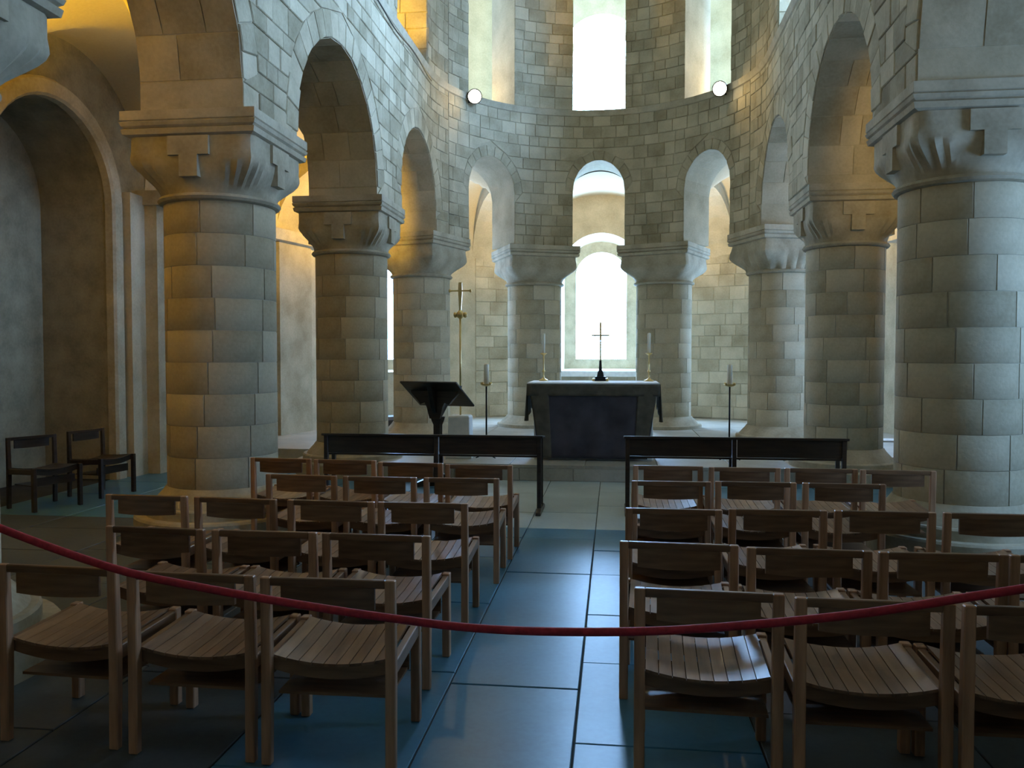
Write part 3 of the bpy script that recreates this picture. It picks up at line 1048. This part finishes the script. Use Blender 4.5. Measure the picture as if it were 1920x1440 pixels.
chair(-6.0, 8.45, radians(-112), 'shade-darkened wooden chair against the far left wall niche, nearer of two', 'chairs in the left aisle niche', M['dark'])  # same slatted chair, coloured near black to carry the niche's shade
chair(-5.9, 9.25, radians(-100), 'shade-darkened wooden chair against the far left wall niche, farther of two', 'chairs in the left aisle niche', M['dark'])

# ------------------------------------------------------------------ long prayer desks
def desk(x0, x1, y, label, mid):
    root = thing('prayer_desk', label, 'bench', ((x0 + x1) / 2, y, 0), 0, 'long prayer desks before the altar')
    h = (x1 - x0) / 2
    MB().prism([(-0.03, 0.80), (0.30, 0.775), (0.30, 0.795), (-0.03, 0.825)], -h, h).build('book_rest', M['dark'], root, bevel=0.004)
    for a, b in ((-h + 0.05, mid - 0.03), (mid + 0.03, h - 0.05)):
        MB().box(a, b, 0.02, 0.04, 0.615, 0.80).build('panel', M['dark'], root, bevel=0.004)
    for xx in (-h + 0.04, mid, h - 0.04):
        MB().box(xx - 0.022, xx + 0.022, 0.0, 0.05, 0.05, 0.80).build('post', M['dark'], root, bevel=0.004)
        MB().box(xx - 0.02, xx + 0.02, 0.24, 0.285, 0.05, 0.78).build('post', M['dark'], root, bevel=0.004)
        MB().prism([(-0.12, 0.0), (0.42, 0.0), (0.42, 0.03), (0.33, 0.06), (-0.04, 0.06), (-0.12, 0.03)], xx - 0.028, xx + 0.028).build('foot', M['dark'], root, bevel=0.004)
    MB().box(-h + 0.05, h - 0.05, 0.03, 0.26, 0.59, 0.61).build('shelf', M['dark'], root, bevel=0.003)
    return root
desk(-2.70, -0.31, 8.60, 'long dark wooden prayer desk left of the aisle before the lectern', 0.06)
desk(0.53, 2.78, 8.68, 'long dark wooden prayer desk right of the aisle before the altar steps', 0.0)

# ------------------------------------------------------------------ altar and furnishings
ZD = 0.212
AX, AY0, AY1, AZ = 0.90, 11.42, 12.35, 1.285
alt = thing('altar', 'altar table under white linen and a dark hanging frontal cloth', 'altar', (0.14, (AY0 + AY1) / 2, ZD))
off = Vector((0, -(AY0 + AY1) / 2, -ZD))
def a_add(mb, name, mat, smooth=False, bevel=0):
    mb.v = [tuple(Vector(v) + off) for v in mb.v]
    return mb.build(name, mat, alt, smooth, bevel)
a_add(MB().box(-0.82, 0.82, AY0 + 0.06, AY1 - 0.05, ZD, AZ - 0.05), 'table', M['whitestone'], bevel=0.01)
a_add(MB().box(-AX, AX, AY0, AY1, AZ - 0.05, AZ - 0.012), 'table_top', M['whitestone'], bevel=0.006)
a_add(MB().box(-AX - 0.006, AX + 0.006, AY0 - 0.012, AY1 + 0.006, AZ - 0.022, AZ), 'linen', M['linen'], bevel=0.005)
def cloth(pts_fn, nu, nv, name, mat):
    m = MB()
    for j in range(nv + 1):
        for i in range(nu + 1):
            m.v.append(pts_fn(i / nu, j / nv))
    for j in range(nv):
        for i in range(nu):
            a = j * (nu + 1) + i
            m.f.append((a, a + 1, a + nu + 2, a + nu + 1))
    o = a_add(m, name, mat, True)
    md = o.modifiers.new('thickness', 'SOLIDIFY'); md.thickness = 0.006
    return o
zt, zb_ = AZ - 0.022, ZD + 0.03
def front(x0t, x1t, x0b, x1b, dy):
    def fn(u, v):
        a = x0t + (x1t - x0t) * u; b = x0b + (x1b - x0b) * u
        e = v ** 0.8
        x = a + (b - a) * e
        y = AY0 - 0.018 - dy - 0.012 * v * sin(x * 17) - 0.02 * v
        return (x, y, zt + (zb_ - zt) * v)
    return fn
cloth(front(-AX, AX, -0.74, 0.74, 0.0), 48, 20, 'frontal', M['frontal'])
cloth(front(-0.90, -0.62, -0.72, -0.56, 0.012), 10, 20, 'frontal_border', M['orphrey'])
cloth(front(0.62, 0.90, 0.56, 0.72, 0.012), 10, 20, 'frontal_border', M['orphrey'])
for sx in (-1, 1):
    def sidefn(u, v, sx=sx):
        y = AY0 - 0.02 + (AY1 - AY0 + 0.02) * u
        drop = 0.50 + 0.05 * sin(u * 7)
        fold = 0.02 * v * sin(u * 22) + 0.02 * v * (1 - u)
        x = sx * (AX + 0.012 + fold)
        return (x, y - 0.02 * v * (1 - u), zt - drop * v * (1.0 - 0.25 * u))
    cloth(sidefn, 24, 12, 'side_drape', M['orphrey'])
# superfrontal band under the linen edge
cloth((lambda u, v: (-AX - 0.008 + (2 * AX + 0.016) * u, AY0 - 0.034 - 0.004 * sin(u * 40) * v, zt - 0.16 * v)), 40, 4, 'frontal_band', M['orphrey'])

# altar cross
ac = thing('altar_cross', 'slender standing cross on stepped base in the middle of the altar', 'cross', (0.23, 12.22, AZ))
b = MB(); square_lathe(b, [(0.10, 0.0), (0.10, 0.03), (0.075, 0.035), (0.075, 0.065), (0.05, 0.07), (0.042, 0.12), (0.022, 0.16), (0.016, 0.30)])
b.build('base', M['iron'], ac)
for (fx, fy) in ((-0.1, -0.1), (0.1, -0.1), (-0.1, 0.1), (0.1, 0.1)):
    MB().lathe([(0.012, 0.0), (0.022, 0.008), (0.022, 0.03), (0.012, 0.04)], 10, fx, fy).build('foot', M['brass'], ac)
MB().lathe([(0.013, 0.28), (0.010, 0.80)], 10).build('shaft', M['brass'], ac)
MB().box(-0.014, 0.014, -0.008, 0.008, 0.60, 0.86).build('upright', M['brass'], ac, bevel=0.003)
MB().box(-0.13, 0.13, -0.007, 0.007, 0.655, 0.68).build('arm', M['brass'], ac, bevel=0.003)

def altar_candle(x, label):
    t = thing('altar_candlestick', label, 'candlestick', (x, 12.15, AZ), 0, 'altar candlesticks')
    MB().lathe([(0.07, 0), (0.07, 0.012), (0.03, 0.03), (0.012, 0.05), (0.012, 0.12), (0.022, 0.135), (0.022, 0.15), (0.011, 0.165), (0.011, 0.37), (0.03, 0.385), (0.05, 0.40), (0.05, 0.408), (0.016, 0.41)], 16).build('stick', M['brass'], t, True)
    MB().lathe([(0.022, 0.405), (0.022, 0.69), (0.008, 0.70)], 12).build('candle', M['wax'], t, True)
    return t
altar_candle(-0.60, 'brass candlestick with white candle on the left end of the altar')
altar_candle(0.93, 'brass candlestick with white candle on the right end of the altar')

def floor_candle(x, y, label):
    t = thing('candle_stand', label, 'candle stand', (x, y, ZD), 0, 'tall floor candle stands')
    MB().lathe([(0.012, 0.05), (0.012, 1.02)], 10).build('pole', M['iron'], t, True)
    for k in range(3):
        a = radians(90 + 120 * k)
        MB().tube([(0, 0, 0.16), (0.07 * cos(a), 0.07 * sin(a), 0.12), (0.12 * cos(a), 0.12 * sin(a), 0.02), (0.16 * cos(a), 0.16 * sin(a), 0.008)], 0.008, 6).build('foot', M['iron'], t)
    MB().lathe([(0.012, 1.01), (0.06, 1.025), (0.085, 1.045), (0.08, 1.05), (0.05, 1.035), (0.01, 1.03)], 16).build('drip_dish', M['brass'], t, True)
    for k in range(4):
        a = radians(45 + 90 * k)
        MB().lathe([(0.006, 1.03), (0.014, 1.045), (0.014, 1.06), (0.006, 1.07)], 8, 0.085 * cos(a), 0.085 * sin(a)).build('finial', M['brass'], t)
    MB().lathe([(0.034, 1.035), (0.034, 1.31), (0.028, 1.32), (0.006, 1.328)], 14).build('candle', M['wax'], t, True)
    return t
floor_candle(-1.36, 11.55, 'tall thin candle stand on the floor between cross and altar')
floor_candle(2.02, 11.75, 'tall thin candle stand on the floor right of the altar')

# processional cross in a white stone block
blk = thing('cross_block', 'white stone block holding up the tall brass cross', 'block', (-1.74, 11.6, ZD))
b = MB(); square_lathe(b, [(0.19, 0), (0.19, 0.10), (0.165, 0.12), (0.15, 0.42), (0.15, 0.58), (0.13, 0.60)])
b.build('block', M['whitestone'], blk, bevel=0.008)
pc = thing('processional_cross', 'tall brass processional cross on a long staff', 'cross', (-1.74, 11.6, ZD + 0.601))
MB().lathe([(0.014, 0.0), (0.014, 1.42)], 10).build('staff', M['brass'], pc, True)
MB().lathe([(0.014, 1.36), (0.05, 1.39), (0.055, 1.42), (0.05, 1.45), (0.018, 1.49)], 14).build('knop', M['brass'], pc, True)
for sx in (-1, 1):
    MB().lathe([(0.008, 1.38), (0.026, 1.395), (0.03, 1.42), (0.026, 1.445), (0.008, 1.46)], 10, sx * 0.07, 0).build('boss', M['brass'], pc, True)
    MB().lathe([(0.006, 1.735), (0.018, 1.75), (0.018, 1.77), (0.006, 1.785)], 8, sx * 0.15, 0).build('arm_end', M['brass'], pc)
MB().prism([(-0.012, 1.47), (0.012, 1.47), (0.028, 1.72), (0.028, 1.80), (0.022, 1.88), (-0.022, 1.88), (-0.028, 1.80), (-0.028, 1.72)], -0.012, 0.012, 'y').build('upright', M['brass'], pc, bevel=0.003)
MB().box(-0.15, 0.15, -0.008, 0.008, 1.75, 1.772).build('arm', M['brass'], pc, bevel=0.003)

# lectern, its desk sloping up away from the reader in the sanctuary
le = thing('lectern', 'black carved wooden lectern behind the left prayer desk', 'lectern', (-1.80, 10.35, 0), radians(-14))
b = MB()
b.prism([(-0.30, 1.325), (-0.275, 1.34), (0.28, 1.02), (0.26, 1.0)], -0.39, 0.39)
b.build('desk', M['dark'], le, bevel=0.004)
b = MB()
b.prism([(-0.36, 1.28), (0.36, 1.28), (0.33, 1.18), (0.25, 1.10), (0.20, 1.04), (0.14, 1.06), (0.11, 1.0), (0.09, 0.92), (0.07, 0.86), (-0.07, 0.86), (-0.09, 0.92), (-0.11, 1.0), (-0.14, 1.06), (-0.20, 1.04), (-0.25, 1.10), (-0.33, 1.18)], -0.10, -0.04, 'y')
b.build('bracket', M['dark'], le, bevel=0.004)
b = MB()
b.prism([(-0.27, 1.31), (0.24, 1.01), (0.10, 0.90), (0.03, 0.86), (-0.05, 0.86), (-0.16, 1.02)], -0.03, 0.03)
b.build('bracket', M['dark'], le, bevel=0.004)
MB().lathe([(0.075, 0.10), (0.085, 0.14), (0.062, 0.18), (0.058, 0.50), (0.062, 0.78), (0.085, 0.83), (0.10, 0.88)], 8).build('post', M['dark'], le)
for k in range(4):
    a = k * pi / 2 + pi / 4
    mb = MB().prism([(0.0, 0.0), (0.30, 0.0), (0.30, 0.05), (0.10, 0.12), (0.0, 0.20)], -0.03, 0.03)
    mb.v = [(y * cos(a) - x * sin(a), y * sin(a) + x * cos(a), z) for (x, y, z) in mb.v]
    mb.build('foot', M['dark'], le)

# red barrier rope and its posts
ROPE_Y = 2.62
ROPE = [(-1.92, 1.152), (-1.815, 1.112), (-1.695, 1.068), (-1.456, 0.991), (-1.222, 0.928), (-0.992, 0.890), (-0.748, 0.856), (-0.508, 0.827), (-0.291, 0.805), (-0.078, 0.787), (0.131, 0.782), (0.370, 0.788), (0.604, 0.803), (0.833, 0.829), (0.993, 0.850), (1.151, 0.874), (1.306, 0.903), (1.458, 0.935), (1.638, 0.971), (1.727, 0.988), (1.86, 1.014)]
x_l, z_l, x_r, z_r = ROPE[0][0], ROPE[0][1], ROPE[-1][0], ROPE[-1][1]
rp = []
for i in range(len(ROPE) - 1):                     # smooth curve through the hanging points
    p0, p1, p2, p3 = ROPE[max(i - 1, 0)], ROPE[i], ROPE[i + 1], ROPE[min(i + 2, len(ROPE) - 1)]
    for q in range(4):
        t = q / 4
        x, z = [0.5 * (2 * p1[k] + (p2[k] - p0[k]) * t + (2 * p0[k] - 5 * p1[k] + 4 * p2[k] - p3[k]) * t * t + (3 * p1[k] - p0[k] - 3 * p2[k] + p3[k]) * t ** 3) for k in (0, 1)]
        rp.append((x, ROPE_Y, z))
rp.append((x_r, ROPE_Y, z_r))
tag(MB().tube(rp, 0.0135, 10).build('barrier_rope', M['rope'], smooth=True), 'sagging dark red barrier rope stretched across in front of the chairs', 'rope')
for x, z, lb in ((x_l, z_l, 'slim metal rope post left of the nearest chairs'), (x_r, z_r, 'slim metal rope post right of the nearest chairs')):
    t = thing('rope_post', lb, 'post', (x, ROPE_Y, 0), 0, 'rope posts')
    MB().lathe([(0.16, 0), (0.16, 0.012), (0.03, 0.03), (0.02, 0.05)], 24).build('base', M['steel'], t)
    MB().lathe([(0.02, 0.03), (0.02, z - 0.02), (0.03, z - 0.01), (0.03, z + 0.03), (0.012, z + 0.05)], 16).build('pole', M['steel'], t)

# things glimpsed in the side aisles
ch = thing('wooden_chest', 'dark wooden chest between the right hand columns', 'chest', (3.85, 16.1, ZD), radians(-20)); ch.scale = (1, 1, 0.42)
MB().box(-0.45, 0.45, -0.25, 0.25, 0.0, 0.52).build('body', M['dark'], ch, bevel=0.01)
MB().prism([(-0.28, 0.52), (0.28, 0.52), (0.24, 0.62), (-0.24, 0.62)], -0.47, 0.47).build('lid', M['dark'], ch, bevel=0.008)
ch = thing('wooden_chest', 'dark wooden chest half hidden behind the second left column', 'chest', (-4.1, 15.6, ZD), radians(30)); ch.scale = (1, 1, 0.40)
MB().box(-0.45, 0.45, -0.25, 0.25, 0.0, 0.50).build('body', M['dark'], ch, bevel=0.01)
MB().prism([(-0.28, 0.50), (0.28, 0.50), (0.18, 0.66), (-0.18, 0.66)], -0.47, 0.47).build('lid', M['dark'], ch, bevel=0.008)
st = thing('notice_stand', 'white topped metal stand in the right aisle behind the columns', 'stand', (4.24, 12.3, 0))
MB().box(-0.22, 0.22, -0.16, 0.16, 0.44, 0.465).build('shelf', M['whitepaint'], st, bevel=0.004)
for (px, py) in ((-0.2, -0.14), (0.2, -0.14), (-0.2, 0.14), (0.2, 0.14)):
    MB().box(px - 0.012, px + 0.012, py - 0.012, py + 0.012, 0.0, 0.44).build('leg', M['whitepaint'], st)
MB().tube([(-0.02, 0.1, 0.465), (0.02, 0.12, 0.93)], 0.012, 8).build('pole', M['iron'], st)

# thin pale blue sheet laid on a right hand seat
for (x, y, a, lb) in ((0.80, 6.12, 4, 'pale blue booklet lying flat on a fourth row seat beside the aisle'),):
    m = MB(); m.box(-0.2, 0.2, 0, 0.27, 0, 0.008)
    o = m.build('sheet', M['pale_blue'], bevel=0.002); o.location = (x, y, 0.462); o.rotation_euler = (0.04, 0, radians(a))
    tag(o, lb, 'sheet')
print('objects', len(bpy.data.objects))
